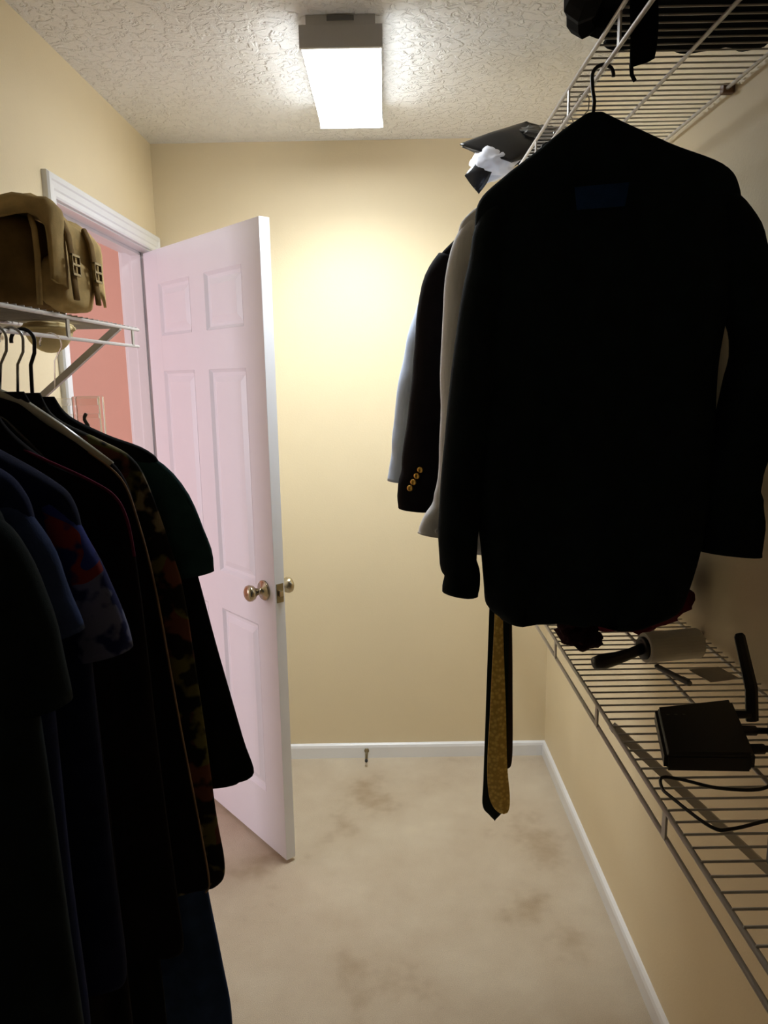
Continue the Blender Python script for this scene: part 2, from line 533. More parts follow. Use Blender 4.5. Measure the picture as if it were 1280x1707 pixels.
bm = bmesh.new(); box(bm, DW-0.0005, DW+0.0022, 0.005, 0.030, KZ-0.03, KZ+0.03, 0.0008); lp = new_obj('latch_plate', bm, m_darkmetal, door)
bm = bmesh.new(); box(bm, DW+0.002, DW+0.012, 0.011, 0.024, KZ-0.009, KZ+0.009, 0.002); new_obj('latch_bolt', bm, m_brass, door)
for hz in (0.22, 1.02, 1.80):
    bm = bmesh.new(); tube(bm, [(-0.004, DT+0.002, hz-0.045), (-0.004, DT+0.002, hz+0.045)], 0.006, 10)
    new_obj('hinge', bm, m_brass, door, smooth=True)

# spring door stop on the back baseboard
ds = tag(empty('door_stop', (-0.101, D-0.013, 0.034)), 'thin spring door stop on the white baseboard of the back wall', 'door stop')
bm = bmesh.new(); lathe(bm, [(0, 0.010), (0.004, 0.010), (0.006, 0.006)], (-0.101, D-0.013, 0.034), (0, -1, 0), 14); attach(new_obj('base_plate', bm, m_darkmetal, smooth=True), ds)
bm = bmesh.new(); tube(bm, [(-0.101+0.0045*math.cos(t*0.9), D-0.019-0.062*t/70, 0.034+0.0045*math.sin(t*0.9)-0.006*(t/70)**2) for t in range(71)], 0.0014, 5)
attach(new_obj('spring', bm, m_darkmetal, smooth=True), ds)
bm = bmesh.new(); lathe(bm, [(0, 0.006), (0.010, 0.0065), (0.014, 0.004)], (-0.101, D-0.081, 0.028), (0, -1, -0.1), 12); attach(new_obj('rubber_tip', bm, m_blackplastic, smooth=True), ds)

# ------------------------------------------------------------------ ceiling light
FX0, FX1, FY0, FY1, FZ = -0.190, 0.005, 1.985, 2.60, 2.368
lamp = tag(empty('ceiling_light', ((FX0+FX1)/2, (FY0+FY1)/2, H)), 'lit rectangular wraparound fluorescent light fixture on the textured ceiling', 'ceiling light')
bm = bmesh.new(); box(bm, FX0+0.018, FX1-0.018, FY0+0.012, FY1-0.012, FZ+0.034, H, 0.002); attach(new_obj('housing', bm, m_housing), lamp)
bm = bmesh.new(); box(bm, FX0, FX1, FY0+0.010, FY1-0.010, FZ+0.019, FZ+0.048, 0.002); attach(new_obj('side_tray', bm, m_housing), lamp)
bm = bmesh.new()
prof = [(FX0+0.002, FZ+0.019), (FX0+0.0005, FZ+0.006), (FX0+0.004, FZ+0.001), (FX0+0.02, FZ), (FX1-0.02, FZ), (FX1-0.004, FZ+0.001), (FX1-0.0005, FZ+0.006), (FX1-0.002, FZ+0.019)]
rg = [[bm.verts.new((x, y, z)) for x, z in prof] for y in (FY0+0.010, FY1-0.010)]
for k in range(len(prof)):
    k2 = (k+1) % len(prof)
    bm.faces.new((rg[0][k], rg[0][k2], rg[1][k2], rg[1][k]))
bm.faces.new(rg[0]); bm.faces.new(rg[1][::-1])
d_ = attach(new_obj('diffuser', bm, m_lamp), lamp); d_['label'] = 'glowing white acrylic diffuser'
# the tubes' light as the prismatic lens throws it: mostly downward
tl = area('fixture_tube_light', ((FX0+FX1)/2, (FY0+FY1)/2, FZ-0.003), ((FX0+FX1)/2, (FY0+FY1)/2, 0), FX1-FX0-0.02, FY1-FY0-0.03, LAMP_WATTS, (0.91, 0.97, 1.0))
tl.rotation_euler = (0, 0, 0); tl.data.spread = math.radians(140)
attach(tl, lamp)
for ya, yb in ((FY0, FY0+0.010), (FY1-0.010, FY1)):
    bm = bmesh.new(); box(bm, FX0-0.003, FX1+0.003, ya, yb, FZ-0.001, FZ+0.050, 0.0015)
    box(bm, FX0+0.014, FX1-0.014, ya+0.001, yb, FZ+0.048, H, 0.0015)
    attach(new_obj('end_cap', bm, m_housing), lamp)
bm = bmesh.new(); box(bm, -0.125, -0.06, FY0-0.004, FY0+0.002, FZ+0.058, FZ+0.068, 0.001); attach(new_obj('end_clip', bm, m_greyplastic), lamp)

# ------------------------------------------------------------------ wire shelves
def cyl_mesh(name, length, r, axis, n=6):
    bm = bmesh.new()
    e = Vector((length, 0, 0)) if axis == 'x' else Vector((0, length, 0))
    tube(bm, [(0, 0, 0), e], r, n)
    bmesh.ops.recalc_face_normals(bm, faces=bm.faces[:])
    me = bpy.data.meshes.new(name); bm.to_mesh(me); bm.free()
    me.materials.append(m_wire)
    for p in me.polygons: p.use_smooth = True
    return me
def wire_shelf(label, xf, xw, y0, y1, z, rod_dz, spacers, braces, clips, endcap=False):
    """xf: front edge x, xw: wall x; z: top of the wires"""
    t = tag(empty('wire_shelf', (xw, (y0+y1)/2, z)), label, 'shelf')
    W = abs(xw-xf)-0.004; x_lo = min(xf, xw) + (0.0 if xf < xw else 0.004)
    me = cyl_mesh('wire', W, 0.0016, 'x')
    step = 0.0254
    k = 0
    y = y0+0.01
    while y < y1-0.005:
        o = bpy.data.objects.new('wire', me); COL.objects.link(o)
        o.location = (x_lo, y, z-0.0016); attach(o, t)
        y += step
    L = y1-y0
    rail = cyl_mesh('rail', L, 0.0034, 'y', 10)
    sg = 1 if xw > xf else -1
    for nm, x, zz in (('front_rail', xf, z-0.006), ('hang_rod', xf+0.002*sg, z-rod_dz), ('middle_rail', xf+0.52*(xw-xf), z-0.0062), ('rear_rail', xw-0.014*sg, z-0.0062)):
        o = bpy.data.objects.new(nm, rail); COL.objects.link(o); o.location = (x, y0, zz); attach(o, t)
    for ys in spacers:
        bm = bmesh.new(); box(bm, xf-0.0015, xf+0.0015, ys-0.006, ys+0.006, z-rod_dz, z-0.005, 0.0005)
        attach(new_obj('spacer', bm, m_wire), t)
    for yb, drop in braces:
        bm = bmesh.new()
        a = Vector((xf+0.004*sg, yb, z-0.008)); b = Vector((xw-0.001*sg, yb, z-drop))
        dx = (b-a).normalized(); nrm = Vector((-dx.z, 0, dx.x))
        vs = []
        for p in (a-dx*0.002, b):
            for s1, s2 in ((-1, -1), (1, -1), (1, 1), (-1, 1)):
                vs.append(bm.verts.new(p+nrm*0.0065*s1+Vector((0, 0.0065*s2, 0))))
        for f in ((0, 1, 2, 3), (7, 6, 5, 4), (0, 4, 5, 1), (1, 5, 6, 2), (2, 6, 7, 3), (3, 7, 4, 0)): bm.faces.new([vs[i] for i in f])
        attach(new_obj('brace', bm, m_wire), t)
    for yc in clips:
        bm = bmesh.new(); box(bm, min(xw-0.022*sg, xw), max(xw-0.022*sg, xw), yc-0.008, yc+0.008, z-0.014, z+0.003, 0.003)
        attach(new_obj('wall_clip', bm, m_clip), t)
    return t
wire_shelf('high white wire shelf on the right wall above the hanging black shirt', 0.345, XR, -0.9, D-0.02, 2.104, 0.052,
           [0.58+0.305*i for i in range(8)], [(2.6, 0.3), (0.2, 0.3)], [0.28, 0.89, 1.51, 2.12, 2.73])
wire_shelf('low white wire shelf on the right wall holding the router and lint roller', 0.345, XR, -0.9, D-0.02, 1.050, 0.045,
           [0.25+0.31*i for i in range(9)], [(1.10, 0.30), (2.3, 0.30), (-0.2, 0.30)], [0.3, 0.9, 1.5, 2.1, 2.7])
wire_shelf('white wire shelf on the left wall carrying the tan canvas bag', -0.55, XL, -0.9, 1.735, 1.704, 0.042,
           [1.695, 1.35, 1.05, 0.75, 0.45, 0.15], [(1.615, 0.245), (0.6, 0.245), (-0.5, 0.245)], [1.6, 1.0, 0.4, -0.3])

# ------------------------------------------------------------------ hangers
def hanger(label, x, y, zrod, half, drop, mat, tilt=0.0, neck=0.075, group=None, hookmat=None, rad=0.0045, xoff=0.0, hr=0.018, flip=1, wire=None):
    t = tag(empty('clothes_hanger', (x, y, zrod)), label, 'hanger', group)
    P = lambda dx, z: (x+dx, y-dx*tilt, z)
    bm = bmesh.new()
    wr = wire or (0.0021 if hookmat else 0.003)
    pts = [P(flip*(hr*math.cos(a))+xoff, zrod+0.0034+wr-hr+hr*math.sin(a)) for a in [PI*1.05-i*PI*1.1/12 for i in range(13)]]
    pts += [P(flip*hr*0.9+xoff, zrod-hr-0.012), P(flip*hr*0.35+xoff*0.6, zrod-hr-0.030), P(0, zrod-neck)]
    tube(bm, pts, wr, 7)
    attach(new_obj('hook', bm, hookmat or mat, smooth=True), t)
    bm = bmesh.new()
    zt = zrod-neck
    pts = [P(-half, zt-drop), P(-half*0.55, zt-drop*0.48), P(-half*0.2, zt-drop*0.12), P(0, zt), P(half*0.2, zt-drop*0.12), P(half*0.55, zt-drop*0.48), P(half, zt-drop)]
    tube(bm, pts, rad, 8)
    attach(new_obj('shoulder_bar', bm, mat, smooth=True), t)
    bm = bmesh.new(); tube(bm, [P(-half*0.97, zt-drop-0.002), P(0, zt-drop-0.006), P(half*0.97, zt-drop-0.002)], rad*0.8, 8)
    attach(new_obj('crossbar', bm, mat, smooth=True), t)
    return t

# ------------------------------------------------------------------ garments on the left rod (hung in planes across the rod)
RODX, RODZ = -0.55, 1.662
WALLCLR = XL+0.016
def left_rows(pts, t, neck=0.045):
    """pts: (z, x_right); the wall side mirrors the aisle side"""
    rows = []
    for i, (z, xr) in enumerate(pts):
        xl = max(2*RODX-xr, WALLCLR)
        rows.append((z, xl, xr, t*(0.35 if i == 0 else 0.75 if i == 1 else 1)))
    return rows
def garment(name, label, cat, y, rows, sleeves, mat, smat=None, seed=0, tilt=0.0, cx=0.0, folds=0.006, group=None, sleeve_t=None, hemwave=0.006):
    zlo = min(r[0] for r in rows)
    t = tag(empty(name, ((rows[0][1]+rows[0][2])/2, y, zlo)), label, cat, group)
    attach(new_obj('body', garment_body(rows, y, tilt, cx, folds, seed, hemwave=hemwave), mat, smooth=True), t)
    for i, s in enumerate(sleeves):
        attach(new_obj('sleeve', sleeve_mesh(s, y, tilt, cx, seed+i*3.3), smat or mat, smooth=True), t)
    return t
def mirror(path):
    return [(max(2*RODX-x, WALLCLR+hw), z, hw, ht) for x, z, hw, ht in path]

# farthest: black tee with teal sleeves
s = [(-0.410, 1.472, 0.014, 0.012), (-0.366, 1.425, 0.034, 0.017), (-0.335, 1.34, 0.042, 0.020), (-0.322, 1.274, 0.042, 0.021)]
garment('t_shirt', 'black short-sleeved t-shirt with teal sleeves, hung last on the rod toward the door', 't-shirt', 1.19,
        left_rows([(1.565, -0.515), (1.535, -0.495), (1.505, -0.44), (1.478, -0.375), (1.44, -0.352), (1.30, -0.315), (1.13, -0.280), (0.99, -0.250), (0.925, -0.234), (0.908, -0.262)], 0.017),
        [s, mirror(s)], f_black, f_teal, 1)
hanger('black plastic hanger with a thick black hook holding the teal-sleeved t-shirt', RODX, 1.19, RODZ, 0.13, 0.090, m_blackplastic, neck=0.105, rad=0.004, xoff=-0.006)
# leaf-print shirt
s = [(-0.40, 1.465, 0.030, 0.018), (-0.375, 1.40, 0.036, 0.020), (-0.355, 1.32, 0.036, 0.020), (-0.345, 1.24, 0.036, 0.021)]
garment('patterned_shirt', 'dark leaf-printed shirt with brown and olive blots and a rounded tail', 'shirt', 1.14,
        left_rows([(1.572, -0.515), (1.535, -0.495), (1.50, -0.43), (1.472, -0.385), (1.425, -0.361), (1.316, -0.331), (1.248, -0.318), (1.047, -0.301), (0.887, -0.290), (0.80, -0.281), (0.76, -0.285), (0.742, -0.304)], 0.017),
        [], f_floral, None, 2)
hanger('steel-hooked plastic hanger holding the leaf-printed shirt', RODX, 1.14, RODZ, 0.14, 0.100, m_greyplastic, neck=0.112, hookmat=m_steel)
# black overshirt with a tan piped edge
g3 = garment('piped_overshirt', 'long black overshirt with a thin tan piped front edge', 'shirt', 1.09,
        left_rows([(1.575, -0.515), (1.535, -0.49), (1.495, -0.427), (1.455, -0.385), (1.392, -0.366), (1.282, -0.346), (1.081, -0.325), (0.898, -0.304), (0.80, -0.294), (0.778, -0.300)], 0.017),
        [], f_blackwarm, None, 3)
bm = bmesh.new()
pp = [(-0.427, 1.488), (-0.384, 1.449), (-0.365, 1.392), (-0.345, 1.282), (-0.324, 1.081), (-0.303, 0.898), (-0.2935, 0.80), (-0.300, 0.778)]
tube(bm, [(x, 1.082, z) for x, z in crom(pp, 6)], 0.0016, 6)
pc = attach(new_obj('piping', bm, f_trim, smooth=True), g3); pc['label'] = 'thin tan piping'
hanger('translucent plastic hanger with a steel hook inside the piped black overshirt', RODX, 1.09, RODZ, 0.150, 0.106, m_palehanger, neck=0.090, hookmat=m_steel, rad=0.008)
# black shirt with maroon shoulders
g4 = garment('maroon_seamed_shirt', 'black shirt with a maroon seam along its shoulder', 'shirt', 1.015,
        left_rows([(1.560, -0.525), (1.525, -0.505), (1.485, -0.46), (1.455, -0.40), (1.432, -0.368), (1.395, -0.353), (1.30, -0.345), (1.05, -0.335), (0.85, -0.325), (0.74, -0.320), (0.72, -0.335)], 0.016),
        [], f_blackwarm, None, 4)
bm = bmesh.new()
pp = [(-0.513, 1.512), (-0.46, 1.486), (-0.40, 1.456), (-0.368, 1.433), (-0.354, 1.400), (-0.348, 1.35)]
tube(bm, [(x, 1.010, z) for x, z in crom(pp, 6)], 0.0022, 6)
pc = attach(new_obj('shoulder_seam', bm, f_maroontrim, smooth=True), g4); pc['label'] = 'maroon shoulder seam'
hanger('white plastic hanger holding the maroon-seamed black shirt', RODX, 1.015, RODZ, 0.135, 0.105, m_wire, neck=0.128, rad=0.004)
# navy printed tee
s = [(-0.408, 1.442, 0.018, 0.018), (-0.393, 1.405, 0.022, 0.024), (-0.372, 1.33, 0.032, 0.028), (-0.356, 1.252, 0.036, 0.030)]
garment('printed_t_shirt', 'navy blue t-shirt with red and pale blots printed on its sleeves', 't-shirt', 0.90,
        left_rows([(1.56, -0.525), (1.53, -0.50), (1.506, -0.461), (1.472, -0.405), (1.445, -0.380), (1.39, -0.372), (1.25, -0.375), (1.0, -0.370), (0.80, -0.365), (0.78, -0.375)], 0.030),
        [s, mirror(s)], f_navydark, f_print, 5)
hanger('white plastic hanger holding the navy printed t-shirt', RODX, 0.90, RODZ, 0.12, 0.095, m_wire, neck=0.110, rad=0.004)
# blue terry shirt
s = [(-0.418, 1.456, 0.016, 0.018), (-0.404, 1.43, 0.023, 0.023), (-0.389, 1.37, 0.031, 0.026), (-0.376, 1.307, 0.033, 0.027)]
garment('blue_shirt', 'dark blue fleecy short-sleeved shirt', 'shirt', 0.81,
        left_rows([(1.57, -0.525), (1.535, -0.49), (1.500, -0.425), (1.475, -0.398), (1.43, -0.386), (1.3, -0.385), (1.05, -0.385), (0.80, -0.38), (0.78, -0.39)], 0.028),
        [s, mirror(s)], f_navy, f_blue, 6)
hanger('white plastic hanger holding the dark blue fleecy shirt', RODX, 0.81, RODZ, 0.12, 0.095, m_wire, neck=0.105, rad=0.004)
# nearest: blue-black polo
s = [(-0.40, 1.458, 0.018, 0.02), (-0.383, 1.43, 0.030, 0.026), (-0.365, 1.36, 0.036, 0.030), (-0.352, 1.27, 0.036, 0.030)]
garment('polo_shirt', 'plain blue-black polo shirt hung first on the rod, away from the door', 'shirt', 0.71,
        left_rows([(1.57, -0.525), (1.535, -0.48), (1.497, -0.405), (1.475, -0.378), (1.43, -0.366), (1.30, -0.355), (1.05, -0.345), (0.80, -0.34), (0.76, -0.345), (0.745, -0.36)], 0.032),
        [s, mirror(s)], f_blackteal, None, 7)
hanger('white plastic hanger holding the plain blue-black polo shirt', RODX, 0.71, RODZ, 0.13, 0.095, m_wire, neck=0.105, rad=0.004)

# trousers hung by the waistband
def trousers(name, label, y, xr_pts, mat, seed, t=0.02, xc=-0.56):
    top = xr_pts[0][0]
    th = tag(empty(name, (xc, y, xr_pts[-1][0])), label, 'trousers')
    rowsA, rowsB = [], []
    waist = [(z, 2*xc-x, x, t) for z, x in xr_pts if z > top-0.30]
    waist = [(z, max(a, WALLCLR), b, c) for z, a, b, c in waist]
    attach(new_obj('seat', garment_body(waist, y, 0, 0, 0.004, seed, nf=3, hemwave=0.0), mat, smooth=True), th)
    legs = [(z, x) for z, x in xr_pts if z <= top-0.24]
    rr = [(z, xc+0.004, x, t) for z, x in legs]
    rl = [(z, max(2*xc-x, WALLCLR), xc-0.004, t) for z, x in legs]
    for k, r in enumerate((rr, rl)):
        attach(new_obj('trouser_leg', garment_body(r, y, 0, 0, 0.006, seed+k, nf=4), mat, smooth=True), th)
    bm = bmesh.new(); tube(bm, [(xc+(xr_pts[0][1]-xc)*1.01*math.cos(a), y+(t+0.004)*math.sin(a), top-0.02) for a in [2*PI*i/24 for i in range(25)]], 0.012, 6, flat=(Vector((0, 1, 0)), 0.3))
    attach(new_obj('waistband', bm, mat, smooth=True), th)
    return th
jx = lambda z: -0.352+0.045*(0.78-z)/0.35
trousers('jeans', 'dark blue denim jeans hanging below the shirt hems, at the rod end by the door', 1.25,
         [(1.50, -0.485), (1.43, -0.45), (1.36, -0.41), (1.26, -0.375), (1.24, -0.374), (1.0, -0.362), (0.78, -0.352), (0.66, -0.342), (0.50, -0.324), (0.42, -0.314), (0.36, -0.312)], f_denim, 11, 0.018)
trousers('black_trousers', 'long black trousers hanging between the maroon-seamed and piped shirts', 1.055,
         [(1.44, -0.42), (1.36, -0.40), (1.22, -0.39), (1.18, -0.385), (0.95, -0.375), (0.7, -0.372), (0.55, -0.368), (0.42, -0.366), (0.35, -0.368)], f_black, 12, 0.008)
trousers('black_slacks', 'long black slacks hanging between the navy printed and blue fleecy shirts', 0.955,
         [(1.44, -0.43), (1.36, -0.41), (1.22, -0.40), (1.18, -0.395), (0.95, -0.39), (0.7, -0.385), (0.55, -0.38), (0.42, -0.378), (0.35, -0.38)], f_blackwarm, 13, 0.012)
# clear plastic clip hanger carrying the jeans
ch = tag(empty('clip_hanger', (RODX, 1.275, RODZ)), 'clear plastic trouser hanger with metal clips holding the jeans', 'hanger')
bm = bmesh.new()
pts = [(RODX+0.018*math.cos(a), 1.275, RODZ+0.0046-0.018+0.018*math.sin(a)) for a in [PI*1.05-i*PI*1.15/10 for i in range(11)]]+[(RODX+0.004, 1.275, RODZ-0.04), (RODX, 1.275, RODZ-0.085)]
tube(bm, pts, 0.0012, 6); attach(new_obj('hook', bm, m_clear, smooth=True), ch)
bm = bmesh.new(); box(bm, -0.625, -0.478, 1.271, 1.279, 1.548, 1.560, 0.002); box(bm, -0.625, -0.478, 1.272, 1.278, 1.526, 1.534, 0.002)
attach(new_obj('clear_bar', bm, m_clear), ch)
for xa, xb in ((-0.520, -0.474), (-0.629, -0.583)):
    bm = bmesh.new(); box(bm, xa, xb, 1.282, 1.287, 1.485, 1.563, 0.003); box(bm, xa, xb, 1.264, 1.269, 1.485, 1.563, 0.003)
    attach(new_obj('clear_clip_plate', bm, m_clear), ch)
    bm = bmesh.new(); tube(bm, [((xa+xb)/2+0.003*math.sin(i*1.1), 1.2615, 1.505+i*0.005) for i in range(7)], 0.003, 6)
    attach(new_obj('clip_spring', bm, m_greyplastic, smooth=True), ch)
trh = [hanger('thin black hanger holding the long black trousers', RODX, 1.0605, RODZ, 0.10, 0.105, m_blackplastic, neck=0.115, rad=0.003),
       hanger('thin black hanger holding the long black slacks', RODX, 0.955, RODZ, 0.10, 0.105, m_blackplastic, neck=0.115, rad=0.003)]

# ------------------------------------------------------------------ tan canvas bag on the left shelf
bag = tag(empty('canvas_bag', (-0.69, 1.39, 1.704)), 'tan and brown canvas flap bag with buckled straps on the left shelf', 'bag')
def soft_box(x0, x1, y0, y1, z0, z1, p=4.0, amp=0.008, freq=9, seed=0, n=28, sag=0.0):
    bm = bmesh.new()
    bmesh.ops.create_uvsphere(bm, u_segments=n, v_segments=n, radius=1)
    c = Vector(((x0+x1)/2, (y0+y1)/2, (z0+z1)/2)); h = Vector(((x1-x0)/2, (y1-y0)/2, (z1-z0)/2))
    for v in bm.verts:
        d = v.co.normalized()
        k = (abs(d.x)**p+abs(d.y)**p+abs(d.z)**p)**(-1/p)
        q = Vector((d.x*k*h.x, d.y*k*h.y, d.z*k*h.z))+c
        q += d*amp*noise.fractal(q*freq+Vector((seed, seed*2, 0)), 0.8, 2.0, 3)
        if sag and q.z > c.z: q.z -= sag*max(0, (q.y-c.y)/h.y)**2+sag*max(0, (q.x-c.x)/h.x)**2*0.6
        q.z = max(q.z, z0)
        v.co = q
    return bm
attach(new_obj('body', soft_box(-0.835, -0.56, 1.275, 1.485, 1.7055, 1.872, 5, 0.010, 10, 2, sag=0.02), f_olivedark, smooth=True), bag)
# flap: one sheet over the top, down the aisle side and over the near end
def flap_mesh():
    bm = bmesh.new()
    nu, nv = 26, 26
    grid = []
    for j in range(nv+1):
        v = j/nv                                   # along y, from the near end
        row = []
        for i in range(nu+1):
            u = i/nu                               # across: back edge -> top -> down the front
            L = u*0.42
            top = 0.285
            if L < top:
                x = -0.84+L; z = 1.890
            else:
                a = min((L-top)/0.03, 1)*PI/2
                x = -0.84+top+0.02*math.sin(a)+0.006*math.sin(v*9); z = 1.890-0.02*(1-math.cos(a))-max(0, L-top-0.03)
            e = max(0.0, 0.10-v*0.9)/0.10          # near hem bends down over the end
            y = 1.262+v*0.235+0.012*math.cos(u*7)*e
            z -= 0.088*e**1.3*(0.7+0.3*math.sin(u*8))*(1-max(0.0, (u-0.6)/0.4))+0.018*max(0, v-0.6)/0.4
            z -= 0.02*max(0, (x+0.66)/0.12)**2*(0.5+0.5*v)
            q = Vector((x*9, y*9, z*5))
            n = noise.fractal(q, 0.8, 2.0, 3)
            row.append(bm.verts.new((x+0.006*n, y, z+0.016*n)))
        grid.append(row)
    for j in range(nv):
        for i in range(nu):
            bm.faces.new((grid[j][i], grid[j][i+1], grid[j+1][i+1], grid[j+1][i]))
    bmesh.ops.recalc_face_normals(bm, faces=bm.faces[:])
    bmesh.ops.solidify(bm, geom=bm.faces[:], thickness=0.005)
    return bm
attach(new_obj('flap', flap_mesh(), f_olive, smooth=True), bag)
attach(new_obj('front_pocket', soft_box(-0.580, -0.532, 1.300, 1.468, 1.708, 1.800, 4, 0.006, 14, 5), f_olive, smooth=True), bag)
bm = bmesh.new(); tube(bm, [(-0.566, 1.280, 1.852), (-0.558, 1.272, 1.83), (-0.556, 1.270, 1.79), (-0.562, 1.276, 1.712)], 0.005, 8); attach(new_obj('edge_binding', bm, f_olive, smooth=True), bag)
for yb in (1.335, 1.435):
    bm = bmesh.new()
    tube(bm, [(-0.540, yb, 1.855), (-0.530, yb, 1.83), (-0.527, yb, 1.80), (-0.526, yb, 1.76), (-0.524, yb, 1.725)], 0.013, 8, flat=(Vector((1, 0, 0)), 0.22))
    st = attach(new_obj('strap', bm, f_olivedark, smooth=True), bag)
    bm = bmesh.new()
    for za, zb in ((1.795, 1.799), (1.780, 1.784), (1.764, 1.768)): box(bm, -0.524, -0.519, yb-0.017, yb+0.017, za, zb, 0.001)
    for ya in (yb-0.017, yb+0.014): box(bm, -0.524, -0.519, ya, ya+0.003, 1.764, 1.799, 0.001)
    bk = new_obj('buckle', bm, m_darkmetal); attach(bk, st)
# pale tan cap under the shelf
cap = tag(empty('fabric_cap', (-0.645, 1.50, 1.70)), 'pale tan rounded cap hanging just beneath the left wire shelf', 'cap')
bm = bmesh.new()
bmesh.ops.create_uvsphere(bm, u_segments=24, v_segments=16, radius=1)
for v in bm.verts:
    z = v.co.z
    v.co = Vector((-0.648+v.co.x*0.042, 1.50+v.co.y*0.06, 1.6955+(z*0.053 if z < 0 else z*0.006)))
attach(new_obj('crown', bm, f_cap, smooth=True), cap)
bm = bmesh.new()
tube(bm, [(-0.648+0.0425*math.cos(a), 1.50+0.0605*math.sin(a), 1.689) for a in [2*PI*i/28 for i in range(29)]], 0.004, 6)
attach(new_obj('sweatband', bm, f_cap, smooth=True), cap)

# ------------------------------------------------------------------ garments on the right rod
RX, RZ = 0.347, 2.052
TJ = 0.16
# black long-sleeved shirt facing the camera with its back
rows = [(1.988, 0.322, 0.350, 0.012), (1.968, 0.290, 0.385, 0.022), (1.935, 0.245, 0.450, 0.032), (1.900, 0.195, 0.528, 0.038), (1.868, 0.160, 0.552, 0.042), (1.82, 0.152, 0.556, 0.046),
        (1.70, 0.148, 0.548, 0.050), (1.60, 0.150, 0.538, 0.052), (1.50, 0.150, 0.540, 0.052), (1.40, 0.152, 0.538, 0.054), (1.30, 0.164, 0.528, 0.054), (1.22, 0.171, 0.512, 0.052), (1.182, 0.176, 0.498, 0.05), (1.160, 0.200, 0.462, 0.046)]
sl = [(0.205, 1.850, 0.016, 0.024), (0.186, 1.832, 0.030, 0.034), (0.176, 1.76, 0.036, 0.040), (0.160, 1.65, 0.040, 0.044), (0.144, 1.50, 0.040, 0.042), (0.130, 1.36, 0.036, 0.038), (0.126, 1.27, 0.033, 0.034), (0.132, 1.235, 0.031, 0.030), (0.130, 1.20, 0.033, 0.031)]
sr = [(0.505, 1.855, 0.016, 0.022), (0.530, 1.836, 0.030, 0.034), (0.556, 1.785, 0.038, 0.040), (0.578, 1.71, 0.041, 0.044), (0.594, 1.64, 0.037, 0.040), (0.594, 1.56, 0.042, 0.044), (0.578, 1.45, 0.046, 0.044), (0.572, 1.39, 0.046, 0.040), (0.578, 1.34, 0.050, 0.036), (0.574, 1.285, 0.053, 0.036)]
jk = garment('long_sleeved_shirt', 'large black long-sleeved shirt with blue patch hanging in front of the right-hand clothes', 'shirt', 1.28, rows, [sl, sr], f_blackteal, None, 21, TJ, 0.336, 0.008)
bm = patch((0.297, 1.233, 1.869), (0.377, 1.220, 1.872), (0.372, 1.220, 1.838), (0.301, 1.233, 1.836), 8, 6, (0, -0.001, 0), 0.0006, 30, 2, 0.0015)
pt = attach(new_obj('back_patch', bm, f_label), jk); pt['label'] = 'dark blue patch'
hanger('black plastic hanger holding the large black long-sleeved shirt', 0.333, 1.28, RZ, 0.145, 0.095, m_blackplastic, tilt=TJ, neck=0.080, rad=0.005, flip=-1, xoff=0.014, hr=0.016)

def right_rows(pts, cx, t):
    return [(z, cx-hw*l, min(cx+hw*r, XR-0.02), t*(0.4 if i == 0 else 0.8 if i == 1 else 1)) for i, (z, hw, l, r) in enumerate(pts)]
# white dress shirt
rows = right_rows([(1.985, 0.02, 1, 1), (1.96, 0.07, 1, 1), (1.92, 0.13, 1, 1), (1.885, 0.185, 1, 1), (1.84, 0.205, 1, 1), (1.70, 0.20, 1, 1), (1.5, 0.205, 1, 1), (1.32, 0.21, 1, 1), (1.26, 0.20, 1, 1), (1.235, 0.17, 1, 1)], RX, 0.030)
sl = [(0.185, 1.865, 0.028, 0.026), (0.160, 1.79, 0.038, 0.034), (0.152, 1.65, 0.039, 0.036), (0.146, 1.50, 0.038, 0.034), (0.136, 1.38, 0.034, 0.030), (0.122, 1.325, 0.032, 0.026), (0.103, 1.29, 0.034, 0.026), (0.098, 1.268, 0.036, 0.027)]
sr = [(0.51, 1.86, 0.028, 0.024), (0.545, 1.78, 0.038, 0.03), (0.57, 1.65, 0.038, 0.032), (0.58, 1.50, 0.036, 0.03), (0.585, 1.35, 0.034, 0.03), (0.587, 1.27, 0.034, 0.028)]
wsh = garment('dress_shirt', 'white dress shirt with a loose cuff, hung between the black shirt and the blazer', 'shirt', 1.50, rows, [sl, sr], f_white, None, 22)
for i in range(2):
    bm = bmesh.new(); lathe(bm, [(0, 0.005), (0.002, 0.005), (0.003, 0.003)], (0.100+0.012*i, 1.4735, 1.282+0.016*i), (0, -1, 0), 12)
    attach(new_obj('cuff_button', bm, m_whiteplastic, smooth=True), wsh)
hanger('grey plastic hanger holding the white dress shirt', RX, 1.508, RZ, 0.17, 0.085, m_greyplastic, neck=0.078, hookmat=m_steel, hr=0.010, wire=0.0011)
# maroon shirt, only its shoulder shows
rows = right_rows([(1.985, 0.02, 1, 1), (1.955, 0.08, 1, 1), (1.915, 0.14, 1, 1), (1.875, 0.19, 1, 1), (1.84, 0.206, 1, 1), (1.80, 0.206, 1, 1), (1.6, 0.19, 1, 1), (1.4, 0.19, 1, 1), (1.30, 0.185, 1, 1)], RX, 0.022)
garment('maroon_shirt', 'maroon sleeveless top between the white dress shirt and the blazer', 'shirt', 1.58, rows, [], f_maroon, None, 23)
hanger('grey plastic hanger holding the maroon top', RX, 1.58, RZ, 0.16, 0.100, m_greyplastic, neck=0.084, hookmat=m_steel, hr=0.010, wire=0.0011)
